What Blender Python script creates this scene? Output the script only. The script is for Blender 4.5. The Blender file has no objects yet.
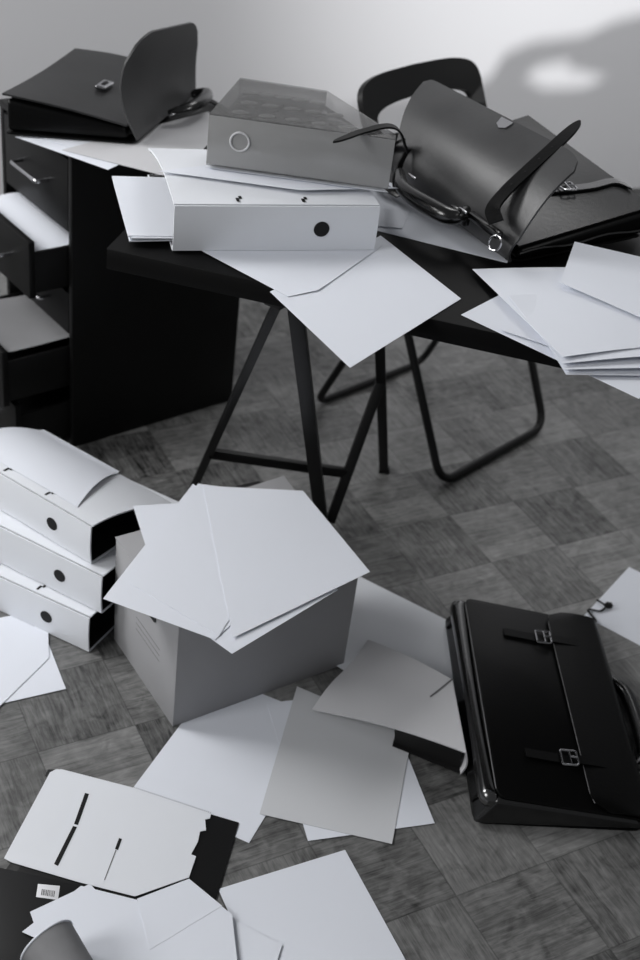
import bpy, bmesh, math, random
from mathutils import Vector as V, Matrix
random.seed(4)
col = bpy.context.scene.collection
PI = math.pi
# ------------------------------------------------------------------ camera geometry (measured off the photograph)
F, PITCH, ROLL, H = 1249.8, .614656, .13494, 1.579
cp, sp, cr, sr = math.cos(PITCH), math.sin(PITCH), math.cos(ROLL), math.sin(ROLL)
FWD = V((0, cp, -sp)); UP0 = V((0, sp, cp)); RT0 = V((1, 0, 0))
RT = RT0*cr + UP0*sr; UP = UP0*cr - RT0*sr; CAM = V((0, 0, H))
def ray(x, y): return FWD*F + RT*(x-320) - UP*(y-480)
def P(x, y, z=0.):
    d = ray(x, y); return CAM + d*((z-CAM.z)/d.z)
def proj(X):
    v = X-CAM; w = v.dot(FWD); return (320+F*v.dot(RT)/w, 480-F*v.dot(UP)/w)
Z = V((0, 0, 1))

# ------------------------------------------------------------------ materials
def new_mat(name):
    m = bpy.data.materials.new(name); m.use_nodes = True
    return m, m.node_tree, m.node_tree.nodes['Principled BSDF']
def mat(name, g, rough=.5, spec=.5, metal=0., bump=0., bscale=60., var=0., vscale=8., coat=0., alpha=1., trans=0., sheen=0.):
    m, t, b = new_mat(name); N = t.nodes; L = t.links
    c = (g, g, g*1.03, 1) if not isinstance(g, tuple) else (*g, 1)
    b.inputs['Base Color'].default_value = c
    b.inputs['Roughness'].default_value = rough
    b.inputs['Specular IOR Level'].default_value = spec
    b.inputs['Metallic'].default_value = metal
    b.inputs['Coat Weight'].default_value = coat
    b.inputs['Alpha'].default_value = alpha
    b.inputs['Transmission Weight'].default_value = trans
    b.inputs['Sheen Weight'].default_value = sheen
    tc = N.new('ShaderNodeTexCoord')
    if var > 0:
        n = N.new('ShaderNodeTexNoise'); n.inputs['Scale'].default_value = vscale; n.inputs['Detail'].default_value = 6
        L.new(tc.outputs['Object'], n.inputs['Vector'])
        r = N.new('ShaderNodeMapRange'); r.inputs['From Min'].default_value = .3; r.inputs['From Max'].default_value = .7
        r.inputs['To Min'].default_value = 1-var; r.inputs['To Max'].default_value = 1+var
        L.new(n.outputs['Fac'], r.inputs['Value'])
        x = N.new('ShaderNodeVectorMath'); x.operation = 'SCALE'; x.inputs[0].default_value = c[:3]
        L.new(r.outputs['Result'], x.inputs['Scale']); L.new(x.outputs['Vector'], b.inputs['Base Color'])
    if bump > 0:
        n = N.new('ShaderNodeTexNoise'); n.inputs['Scale'].default_value = bscale; n.inputs['Detail'].default_value = 5
        L.new(tc.outputs['Object'], n.inputs['Vector'])
        bp = N.new('ShaderNodeBump'); bp.inputs['Strength'].default_value = bump; bp.inputs['Distance'].default_value = .002
        L.new(n.outputs['Fac'], bp.inputs['Height']); L.new(bp.outputs['Normal'], b.inputs['Normal'])
    return m
M = {}
M['paper'] = mat('white_paper', (.735,.76,.82), .75, .25, bump=.05, bscale=12)
M['shaded_white'] = mat('shaded_white_paper', (.58,.59,.61), .75, .25, bump=.05, bscale=12)  # white paper greyed to hold the kraft box's shade in its colour
M['board'] = mat('white_board', (.73,.75,.79), .5, .35, bump=.05, bscale=20)
M['grey_paper'] = mat('grey_paper', .37, .7, .2, var=.05)
M['drawer_paper'] = mat('shaded_drawer_paper', .22, .7, .2, var=.05)  # grey tone holds the shade from the drawer above
M['greyboard'] = mat('pale_grey_board', .57, .45, .4, bump=.06, bscale=14)
M['kraft'] = mat('kraft_card', .31, .75, .2, var=.04, bump=.08, bscale=90)
M['black_board'] = mat('black_board', .009, .5, .3, bump=.05, bscale=60)
M['ink'] = mat('black_ink', .004, .6, .3)
M['inkgrey'] = mat('grey_ink', .16, .7, .2)
M['desk'] = mat('black_desk_laminate', .002, .5, .12, bump=.03, bscale=120)
M['cabinet'] = mat('black_lacquer', .003, .45, .25, bump=.03, bscale=80)
M['steel'] = mat('black_powder_coat', .004, .45, .3)
M['plastic'] = mat('black_plastic', .005, .4, .35)
M['leather'] = mat('black_leather', .0022, .33, .17, bump=.12, bscale=220)
M['leather_gloss'] = mat('glossy_black_leather', .003, .24, .75, bump=.10, bscale=90)
M['leather_soft'] = mat('soft_dark_leather', .022, .36, .4, bump=.12, bscale=200, var=.2, vscale=12)
M['leather_matt'] = mat('matt_black_leather', .003, .55, .2)
M['leather_sheen'] = mat('sheeny_black_leather', .002, .36, 1.0, bump=.10, bscale=60, coat=.6)
M['leather_roll'] = mat('shiny_rolled_leather', .004, .22, 1.0, bump=.12, bscale=40, coat=1.)
M['leather_gloss2'] = mat('polished_dark_leather', .006, .28, .4, bump=.12, bscale=120)
M['suede'] = mat('brown_grey_flap_leather', .040, .38, .5, bump=.10, bscale=160, var=.22, vscale=9)
M['suede2'] = mat('grey_flap_lining', .045, .45, .45, bump=.08, bscale=160, var=.12, vscale=9)
M['edge'] = mat('pale_raw_leather_edge', .12, .5, .4)
M['chrome'] = mat('polished_chrome', .5, .18, .5, metal=1.)
M['cup'] = mat('kraft_cup_card', .20, .6, .3, var=.08, vscale=30)
M['label'] = mat('label_paper', .74, .5, .3)

def acrylic(name, g, alpha, dimples=False):
    m, t, b = new_mat(name); N = t.nodes; L = t.links
    b.inputs['Base Color'].default_value = (g, g, g, 1); b.inputs['Roughness'].default_value = .18
    b.inputs['Alpha'].default_value = alpha; b.inputs['Specular IOR Level'].default_value = .7
    if dimples:
        tc = N.new('ShaderNodeTexCoord'); vo = N.new('ShaderNodeTexVoronoi'); vo.inputs['Scale'].default_value = 24
        L.new(tc.outputs['Object'], vo.inputs['Vector'])
        mr = N.new('ShaderNodeMapRange'); mr.interpolation_type = 'SMOOTHSTEP'
        mr.inputs['From Min'].default_value = .30; mr.inputs['From Max'].default_value = .55
        mr.inputs['To Min'].default_value = 1; mr.inputs['To Max'].default_value = 0
        L.new(vo.outputs['Distance'], mr.inputs['Value'])
        bp = N.new('ShaderNodeBump'); bp.inputs['Strength'].default_value = .8; bp.inputs['Distance'].default_value = .006
        L.new(mr.outputs['Result'], bp.inputs['Height']); L.new(bp.outputs['Normal'], b.inputs['Normal'])
    return m
M['acrylic'] = acrylic('smoky_clear_plastic', .12, .40)
M['acrylic_front'] = acrylic('frosted_smoky_plastic', .33, .80)
M['acrylic_dimple'] = acrylic('dimpled_plastic', .10, .9, True)
M['dimple'] = acrylic('reflection_dimple_plastic', .42, .9)  # light tone stands in for reflections on the case

def parquet():
    m, t, b = new_mat('mosaic_parquet'); N = t.nodes; L = t.links
    def mth(op, a, c=None, d=None):
        n = N.new('ShaderNodeMath'); n.operation = op
        for i, v in enumerate((a, c, d)):
            if v is None: continue
            if hasattr(v, 'links'): L.new(v, n.inputs[i])
            else: n.inputs[i].default_value = v
        return n.outputs[0]
    tc = N.new('ShaderNodeTexCoord'); s = N.new('ShaderNodeSeparateXYZ'); L.new(tc.outputs['Object'], s.inputs[0])
    C = .166
    u = mth('DIVIDE', mth('SUBTRACT', s.outputs[0], .870), C)
    v = mth('DIVIDE', mth('SUBTRACT', s.outputs[1], .879), C)      # local y = -v
    iu, iv = mth('FLOOR', u), mth('FLOOR', v)
    par = mth('FLOORED_MODULO', mth('ADD', iu, iv), 2.)             # alternating blocks
    fu, fv = mth('FRACT', u), mth('FRACT', v)
    def mix(f, a, c): return mth('ADD', mth('MULTIPLY', a, mth('SUBTRACT', 1., f)), mth('MULTIPLY', c, f))
    across = mix(par, fu, fv); along = mix(par, fv, fu)             # par 0: strips run along y
    k = mth('FLOOR', mth('MULTIPLY', across, 4.))
    # random per strip / block
    cb = N.new('ShaderNodeCombineXYZ'); L.new(iu, cb.inputs[0]); L.new(iv, cb.inputs[1]); L.new(mth('MULTIPLY', k, 1.37), cb.inputs[2])
    wn = N.new('ShaderNodeTexWhiteNoise'); wn.noise_dimensions = '3D'; L.new(cb.outputs[0], wn.inputs['Vector'])
    cb2 = N.new('ShaderNodeCombineXYZ'); L.new(iu, cb2.inputs[0]); L.new(iv, cb2.inputs[1])
    wb = N.new('ShaderNodeTexWhiteNoise'); wb.noise_dimensions = '2D'; L.new(cb2.outputs[0], wb.inputs['Vector'])
    # grain
    cg = N.new('ShaderNodeCombineXYZ')
    L.new(mth('MULTIPLY', across, 26.), cg.inputs[0]); L.new(mth('ADD', mth('MULTIPLY', along, 2.6), mth('MULTIPLY', iu, 3.3)), cg.inputs[1])
    L.new(mth('MULTIPLY', wb.outputs['Value'], 40.), cg.inputs[2])
    gr = N.new('ShaderNodeTexNoise'); gr.inputs['Scale'].default_value = 1.1; gr.inputs['Detail'].default_value = 7; gr.inputs['Roughness'].default_value = .65; gr.inputs['Distortion'].default_value = .6
    L.new(cg.outputs[0], gr.inputs['Vector'])
    sc = N.new('ShaderNodeTexNoise'); sc.inputs['Scale'].default_value = 30; sc.inputs['Detail'].default_value = 8; sc.inputs['Distortion'].default_value = 1.2
    L.new(tc.outputs['Object'], sc.inputs['Vector'])
    big = N.new('ShaderNodeTexNoise'); big.inputs['Scale'].default_value = 2.2; big.inputs['Detail'].default_value = 3
    L.new(tc.outputs['Object'], big.inputs['Vector'])
    # gaps between blocks and strips
    def edge(x, w):  # 1 near 0 or 1
        d = mth('MINIMUM', x, mth('SUBTRACT', 1., x)); return mth('SUBTRACT', 1., mth('SMOOTH_MIN', mth('DIVIDE', d, w), 1., .1))
    gap = mth('MAXIMUM', mth('MAXIMUM', edge(fu, .012), edge(fv, .012)), mth('MULTIPLY', edge(mth('FRACT', mth('MULTIPLY', across, 4.)), .03), .35))
    val = mth('ADD', .058, mth('MULTIPLY', wn.outputs['Value'], .040))
    val = mth('ADD', val, mth('MULTIPLY', wb.outputs['Value'], .108))
    val = mth('ADD', val, mth('MULTIPLY', mth('SUBTRACT', gr.outputs['Fac'], .5), .30))
    val = mth('ADD', val, mth('MULTIPLY', mth('SUBTRACT', sc.outputs['Fac'], .5), .20))
    val = mth('MULTIPLY', val, mth('ADD', .45, mth('MULTIPLY', big.outputs['Fac'], 1.1)))
    val = mth('MULTIPLY', val, mth('SUBTRACT', 1., mth('MULTIPLY', gap, .42)))
    val = mth('MAXIMUM', val, .012)
    cc = N.new('ShaderNodeCombineColor'); L.new(val, cc.inputs[0]); L.new(val, cc.inputs[1]); L.new(mth('MULTIPLY', val, .985), cc.inputs[2])
    L.new(cc.outputs[0], b.inputs['Base Color'])
    b.inputs['Roughness'].default_value = .42; b.inputs['Specular IOR Level'].default_value = .4
    bp = N.new('ShaderNodeBump'); bp.inputs['Strength'].default_value = .25; bp.inputs['Distance'].default_value = .001
    L.new(mth('SUBTRACT', mth('ADD', gr.outputs['Fac'], mth('MULTIPLY', sc.outputs['Fac'], .6)), gap), bp.inputs['Height']); L.new(bp.outputs['Normal'], b.inputs['Normal'])
    return m
M['floor'] = parquet()
M['wall'] = mat('painted_plaster', .74, .9, .15, bump=.05, bscale=30, var=.015, vscale=1.5)

# ------------------------------------------------------------------ object helpers
def link(o): col.objects.link(o); return o
def finish(name, bm, m, parent=None, smooth=True, origin=None):
    """mesh made in world coordinates; origin = world point of the object's (or its thing's) base"""
    if parent is not None:
        bm.transform(parent['_inv'] if False else world_inv(parent))
    elif origin is not None:
        bm.transform(Matrix.Translation(-origin))
    bmesh.ops.recalc_face_normals(bm, faces=bm.faces[:])
    me = bpy.data.meshes.new(name); bm.to_mesh(me); bm.free()
    me.materials.append(m)
    if smooth:
        me.shade_smooth() if hasattr(me, 'shade_smooth') else None
        for p in me.polygons: p.use_smooth = True
        me.set_sharp_from_angle(angle=math.radians(38))
    o = bpy.data.objects.new(name, me); link(o)
    if parent is not None: o.parent = parent
    elif origin is not None: o.location = origin
    return o
def wmat(o):
    m = Matrix.Translation(o.location) @ o.rotation_euler.to_matrix().to_4x4()
    return wmat(o.parent) @ m if o.parent else m
def world_inv(o): return wmat(o).inverted()
def thing(name, label, cat, loc, rz=0., group=None):
    o = bpy.data.objects.new(name, None); link(o); o.empty_display_size = .05
    o.location = loc; o.rotation_euler = (0, 0, rz); o['label'] = label; o['category'] = cat
    if group: o['group'] = group
    return o
def tag(o, label, cat, group=None):
    o['label'] = label; o['category'] = cat
    if group: o['group'] = group
    return o
def struct(o): o['kind'] = 'structure'; return o

def hexa(bm, pts, bev=0., seg=3):
    """pts: 4 bottom then 4 top, same order"""
    b2 = bmesh.new(); vs = [b2.verts.new(p) for p in pts]
    for f in ((3, 2, 1, 0), (4, 5, 6, 7), (0, 1, 5, 4), (1, 2, 6, 5), (2, 3, 7, 6), (3, 0, 4, 7)): b2.faces.new([vs[i] for i in f])
    bmesh.ops.recalc_face_normals(b2, faces=b2.faces[:])
    if bev > 0: bmesh.ops.bevel(b2, geom=b2.edges[:], offset=bev, segments=seg, profile=.5, affect='EDGES', clamp_overlap=True)
    merge(bm, b2)
def merge(bm, b2):
    me = bpy.data.meshes.new('tmp'); b2.to_mesh(me); b2.free(); bm.from_mesh(me); bpy.data.meshes.remove(me)
def prism(bm, base, ext, bev=0., seg=2):
    b2 = bmesh.new(); a = [b2.verts.new(p) for p in base]; c = [b2.verts.new(V(p)+ext) for p in base]; n = len(base)
    b2.faces.new(a[::-1]); b2.faces.new(c)
    for i in range(n): b2.faces.new((a[i], a[(i+1) % n], c[(i+1) % n], c[i]))
    bmesh.ops.recalc_face_normals(b2, faces=b2.faces[:])
    if bev > 0: bmesh.ops.bevel(b2, geom=b2.edges[:], offset=bev, segments=seg, profile=.5, affect='EDGES', clamp_overlap=True)
    merge(bm, b2)
def box(bm, o, a, b, c, bev=0., seg=2):
    """corner o and three edge vectors"""
    o, a, b, c = V(o), V(a), V(b), V(c)
    hexa(bm, [o, o+a, o+a+b, o+b, o+c, o+a+c, o+a+b+c, o+b+c], bev, seg)
def beam(bm, A, B, w, h, up=Z, bev=.0015):
    A, B = V(A), V(B); d = (B-A).normalized(); s = d.cross(up)
    if s.length < .1: s = d.cross(V((1, 0, 0)))
    s.normalize(); t = s.cross(d).normalized()
    box(bm, A-s*w/2-t*h/2, s*w, B-A, t*h, bev, 2)
def tube(bm, pts, r, n=12, closed=False, flat=1.):
    pts = [V(p) for p in pts]; rings = []; N_ = len(pts); prev = None
    for i, p in enumerate(pts):
        if closed: d = pts[(i+1) % N_]-pts[i-1]
        else: d = pts[min(i+1, N_-1)]-pts[max(i-1, 0)]
        d.normalize()
        if prev is None:
            s = d.cross(Z)
            if s.length < .2: s = d.cross(V((1, 0, 0)))
        else: s = prev - d*prev.dot(d)
        s.normalize(); prev = s; t = d.cross(s)
        rr = r(i/(N_-1)) if callable(r) else r
        rings.append([bm.verts.new(p+s*math.cos(a)*rr+t*math.sin(a)*rr*flat) for a in [2*PI*k/n for k in range(n)]])
    for i in range(N_ if closed else N_-1):
        A, B = rings[i], rings[(i+1) % N_]
        for k in range(n): bm.faces.new((A[k], A[(k+1) % n], B[(k+1) % n], B[k]))
    if not closed: bm.faces.new(rings[0][::-1]); bm.faces.new(rings[-1])
def smooth_path(pts, n=8):
    """Catmull-Rom through pts"""
    pts = [V(p) for p in pts]; out = []
    q = [pts[0]*2-pts[1]] + pts + [pts[-1]*2-pts[-2]]
    for i in range(1, len(q)-2):
        for k in range(n):
            t = k/n; a, b, c, d = q[i-1], q[i], q[i+1], q[i+2]
            out.append(.5*((2*b)+(c-a)*t+(2*a-5*b+4*c-d)*t*t+(3*b-a-3*c+d)*t**3))
    out.append(pts[-1]); return out
def round_corner_path(pts, r, n=6):
    out = [V(pts[0])]
    for i in range(1, len(pts)-1):
        p = V(pts[i]); a = (V(pts[i-1])-p); b = (V(pts[i+1])-p); ra = min(r, a.length*.45, b.length*.45)
        A = p+a.normalized()*ra; B = p+b.normalized()*ra
        for k in range(n+1):
            t = k/n; out.append(A*(1-t)**2+p*2*t*(1-t)+B*t*t)
    out.append(V(pts[-1])); return out
def grid_solid(bm, fn, nu, nv, th, mask=None):
    """thin solid from surface fn(s,t) -> point"""
    pt = [[V(fn(i/nu, j/nv)) for j in range(nv+1)] for i in range(nu+1)]
    def nrm(i, j):
        a = pt[min(i+1, nu)][j]-pt[max(i-1, 0)][j]; b = pt[i][min(j+1, nv)]-pt[i][max(j-1, 0)]
        n = a.cross(b); return n.normalized() if n.length > 1e-12 else Z
    top = [[bm.verts.new(pt[i][j]+nrm(i, j)*th/2) for j in range(nv+1)] for i in range(nu+1)]
    bot = [[bm.verts.new(pt[i][j]-nrm(i, j)*th/2) for j in range(nv+1)] for i in range(nu+1)]
    for i in range(nu):
        for j in range(nv):
            bm.faces.new((top[i][j], top[i+1][j], top[i+1][j+1], top[i][j+1]))
            bm.faces.new((bot[i][j], bot[i][j+1], bot[i+1][j+1], bot[i+1][j]))
    for i in range(nu):
        bm.faces.new((top[i][0], bot[i][0], bot[i+1][0], top[i+1][0])); bm.faces.new((top[i][nv], top[i+1][nv], bot[i+1][nv], bot[i][nv]))
    for j in range(nv):
        bm.faces.new((top[0][j], top[0][j+1], bot[0][j+1], bot[0][j])); bm.faces.new((top[nu][j], bot[nu][j], bot[nu][j+1], top[nu][j+1]))
def ribbon(bm, path, wdir, w, th, taper=0.):
    """strap along path, width along wdir; taper = fraction of the length ending in a point"""
    path = [V(p) for p in path]; n = len(path)-1
    wd = wdir if callable(wdir) else (lambda s: V(wdir).normalized())
    def ww(s):
        if taper and s > 1-taper:
            x = (s-(1-taper))/taper; return w*math.sqrt(max(0.02, 1-x*x))
        return w
    grid_solid(bm, lambda s, t: path[min(n, int(round(s*n)))] + wd(s)*(t-.5)*ww(s), n, 4, th)
def bil(c, s, t): return c[0]*(1-s)*(1-t)+c[1]*s*(1-t)+c[2]*s*t+c[3]*(1-s)*t

SH = 'loose white sheets'
def sheet(label, c, bend=None, m='paper', name='paper_sheet', th=.0005, cat='paper', group=None, n=14):
    """c = 4 corners in order; bend(s,t) lifts the sheet"""
    c = [V(p) for p in c]; bm = bmesh.new()
    grid_solid(bm, lambda s, t: bil(c, s, t) + (Z*bend(s, t) if bend else V((0, 0, 0))), n, n, th)
    o = finish(name, bm, M[m], origin=(c[0]+c[2])/2)
    return tag(o, label, cat, group)
def rect(A, B, L1, L2, side=1, z=None):
    """true rectangle: starts at A towards B, length L1, then L2 to the left (side=1) or right"""
    A, B = V(A), V(B); d = (B-A); d.z = 0; d.normalize(); n = V((-d.y, d.x, 0))*side
    return [A, A+d*L1, A+d*L1+n*L2, A+n*L2]
def wav(seed, a=.0012, k=3.):
    r = random.Random(seed); p, q, w = r.random()*6, r.random()*6, r.random()*2+1
    return lambda s, t: a*(1+math.sin(k*s*w+p)*math.cos(k*t+q))

# ------------------------------------------------------------------ room
TH = .5439
bm = bmesh.new(); box(bm, (-4, -2.2, -.02), (9, 0, 0), (0, 7.9, 0), (0, 0, .02))
bm2 = Matrix.Rotation(-TH, 4, 'Z')
# wall line runs along the parquet's own direction
Wd = V((math.cos(TH), math.sin(TH), 0)); Wn = V((Wd.y, -Wd.x, 0)); W0 = V((-.95, 3.10, 0))
bm.free(); bm = bmesh.new()
box(bm, W0-Wd*2.2+Wn*5.6+V((0, 0, -.02)), Wd*6.2, -Wn*5.7, V((0, 0, .02)))
bm.transform(Matrix.Rotation(-TH, 4, 'Z'))
fl = finish('floor', bm, M['floor'], smooth=False); fl.rotation_euler = (0, 0, TH); struct(fl)
bm = bmesh.new(); box(bm, W0-Wd*2.2, Wd*6.2, -Wn*.1, V((0, 0, 2.8)))
struct(finish('wall_back', bm, M['wall'], smooth=False))
def Wp(x, y):
    d = ray(x, y); n = -Wn; t = (W0-CAM).dot(n)/d.dot(n); return CAM+d*t

# ------------------------------------------------------------------ drawer cabinet
CA = math.radians(42); CH = .66
cab = thing('drawer_cabinet', 'tall narrow black drawer cabinet with chrome handles and open drawers', 'cabinet', (-.545, 2.232, 0), CA)
cm = wmat(cab)
def cl(x, y, z): return cm @ V((x, y, z))
def cbox(bm, x0, x1, y0, y1, z0, z1, bev=.0015):
    hexa(bm, [cl(x0, y0, z0), cl(x1, y0, z0), cl(x1, y1, z0), cl(x0, y1, z0), cl(x0, y0, z1), cl(x1, y0, z1), cl(x1, y1, z1), cl(x0, y1, z1)], bev, 2)
CWd, CD = .30, .42
bm = bmesh.new()
cbox(bm, 0, CD, 0, .014, .0, CH); cbox(bm, 0, CD, CWd-.014, CWd, .0, CH)
cbox(bm, CD-.01, CD, .014, CWd-.014, .01, CH-.002)
cbox(bm, .004, CD-.01, .014, CWd-.014, .012, .024)
finish('carcass', bm, M['cabinet'], cab)
bm = bmesh.new(); cbox(bm, -.002, CD, -.001, CWd+.001, CH, CH+.014, .002); finish('top_panel', bm, M['cabinet'], cab)
def drawer(z0, z1, pull, handle=True):
    g = .003; x = -pull
    bm = bmesh.new(); cbox(bm, x, x+.014, .016, CWd-.016, z0+g, z1-g, .002)
    d = finish('drawer', bm, M['cabinet'], cab)
    bm = bmesh.new(); zz = z1-.028
    cbox(bm, x+.014, x+.36, .018, .026, z0+.012, zz); cbox(bm, x+.014, x+.36, CWd-.026, CWd-.018, z0+.012, zz)
    cbox(bm, x+.352, x+.36, .026, CWd-.026, z0+.012, zz); cbox(bm, x+.014, x+.352, .026, CWd-.026, z0+.012, z0+.018)
    finish('drawer_tray', bm, M['cabinet'], d)
    bm = bmesh.new(); zc = (z0+z1)/2+.004; y0, y1 = CWd/2-.055, CWd/2+.055
    pts = round_corner_path([cl(x+.002, y0, zc), cl(x-.026, y0, zc), cl(x-.026, y1, zc), cl(x+.002, y1, zc)], .008, 4)
    tube(bm, pts, .0042, 10); finish('handle', bm, M['chrome'], d)
zs = [.655, .500, .372, .272, .137, .012]
for k, pull in enumerate((0., .085, 0., .150, .125)):
    drawer(zs[k+1], zs[k], pull)
# papers in the open drawers
def cs(label, x0, x1, y0, y1, z, bend, m, name='paper_sheet'):
    return sheet(label, [cl(x0, y0, z), cl(x1, y0, z), cl(x1, y1, z), cl(x0, y1, z)], bend, m, name)
cs('white paper bulging over the front of the upper open drawer', -.072, .17, .03, .265, .386, lambda s, t: .085*math.sin(PI*min(1, .25+s*.75))*(.8+.2*t)+.022*(1-s), 'paper')
cs('paper greyed for drawer shade, curling up in the lower open drawer', -.128, .12, .03, .265, .205, lambda s, t: .035+.02*(1-t)**3*(s+.3)+.012*(1-s)**2, 'drawer_paper')

# ------------------------------------------------------------------ desk
DZ = .74
du = V((.9855, -.1697, 0)).normalized(); dv = V((-du.y, du.x, 0)); D0 = V((-.366, 1.713, 0))
desk = thing('desk', 'black rectangular desk top on trestle legs, strewn with files and bags', 'table', D0+Z*.706)
bm = bmesh.new(); box(bm, D0+Z*.706, du*1.45, dv*.60, Z*.034, .0018); finish('desk_top', bm, M['desk'], desk)
bm = bmesh.new()
for a in (.02, .5): pass
box(bm, D0+du*.0-du*.0006+dv*.0006+Z*.7065, du*.0005, dv*.598, Z*.033); finish('edge_band', bm, M['desk'], desk)

def trestle(off, label):
    T = V((-.079, 1.748, .690))+off; Af = V((.020, 2.055, 0))+off; Bf = V((-.268, 2.112, 0))+off; Df = V((.139, 2.304, 0))+off
    v = T-Af; Dt = Df+v
    t = thing('trestle', label, 'trestle', (Af+Bf+Df)/3)
    bm = bmesh.new(); beam(bm, T+V((-.03, -.04, .003))-Z*.0, Dt+V((.03, .03, .003)), .03, .024); finish('top_rail', bm, M['steel'], t)
    for a, b, w in ((T, Af, .025), (T-V((.018, 0, 0)), Bf, .016), (Dt, Df, .02)):
        bm = bmesh.new(); d = (b-a).normalized(); e = b-d*(.0+.006/abs(d.z)); beam(bm, a, e, w, w*.8, up=V((0, 1, 0)))
        l = finish('leg', bm, M['steel'], t)
        bm = bmesh.new(); box(bm, V((b.x-w*.6, b.y-w*.6, .0)), V((w*1.2, 0, 0)), V((0, w*1.2, 0)), V((0, 0, .01)), .002); finish('foot_cap', bm, M['plastic'], l)
    # slanting brace from the front foot up to the rear leg
    J = Dt.lerp(Df, .55)
    bm = bmesh.new(); beam(bm, Af+V((.012, .01, .02)), J, .02, .016, up=V((0, 1, 0))); finish('brace', bm, M['steel'], t)
    bm = bmesh.new(); a = (T-V((.018, 0, 0))).lerp(Bf, .73); b = Af.lerp(J, .40); beam(bm, a, b, .014, .02); finish('crossbar', bm, M['steel'], t)
trestle(V((0, 0, 0)), 'black steel trestle under the left half of the desk, behind the kraft box')
trestle(du*1.04, 'black steel trestle under the right end of the desk')

# ------------------------------------------------------------------ folding chair
ch = thing('folding_chair', 'black folding chair with tubular frame standing behind the desk', 'chair', (.25, 2.5, 0))
r = .0095
a0, a1 = V((.265, 2.272, r)), V((.516, 2.569, r)); b0, b1 = V((.015, 2.487, .635)), V((.269, 2.802, .635))
bm = bmesh.new(); tube(bm, round_corner_path([b0, a0, a1, b1], .05, 7), r, 12); finish('front_leg_frame', bm, M['steel'], ch)
fw = V((.77, -.64, 0))
c0, c1 = V((-.035, 2.535, r)), V((.215, 2.80, r))
e0 = c0+fw*.20+Z*.43; e1 = c1+fw*.20+Z*.43
e0 = V((.10, 2.36, .43)); e1 = V((.33, 2.62, .43))
bm = bmesh.new(); tube(bm, round_corner_path([e0, c0, c1, e1], .05, 7), r*.9, 12); finish('rear_leg_frame', bm, M['steel'], ch)
# seat
sm_ = (a0.lerp(b0, .6)+a1.lerp(b1, .6))/2; sw = (b1-b0).normalized()
bm = bmesh.new(); q = sm_+V((0, 0, .0)); 
box(bm, q-sw*.17-fw*.16+Z*.012, sw*.34, fw*.26, Z*.014, .006, 3); finish('seat', bm, M['plastic'], ch)
# backrest: curved loop with an opening
B0, B1 = V((-.015, 2.512, .0)), V((.247, 2.835, .0)); bw = (B1-B0); bl = bw.length; bd = bw.normalized(); bn = V((-bd.y, bd.x, 0))
lean = (b0-a0).normalized()
def bpt(s, h):      # s across 0..1, h height along the lean
    base = V((-.015, 2.512, .60))+bw*s; base += V((a0.x-b0.x, a0.y-b0.y, a0.z-b0.z))*(-(0)) 
    return base + bd*.058 + lean*(h) * 1.0 + bn*(.020*math.sin(PI*s)) - V((lean.x, lean.y, 0))*0
bm = bmesh.new()
oh0, oh1 = .0, .19
def loop(s, t):     # t 0..1 around the band width (outer to inner), s 0..1 around the loop
    w, h = bl/2-.002, .090; cr_ = .045; k = 24
    a = 2*PI*s
    def rr(w, h, p=5):
        c, q = math.cos(a), math.sin(a); 
        return (math.copysign(abs(c)**(2/p)*w, c), math.copysign(abs(q)**(2/p)*h, q))
    ox, oy = rr(w, h); ix, iy = rr(w-.042, h-.058, 3.5); iy += -.008
    x = ox*(1-t)+ix*t; y = oy*(1-t)+iy*t
    return bpt(x/bl+.5, .085+y)
grid_solid(bm, loop, 72, 4, .014); bmesh.ops.remove_doubles(bm, verts=bm.verts[:], dist=1e-5)
finish('backrest', bm, M['plastic'], ch)

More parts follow.
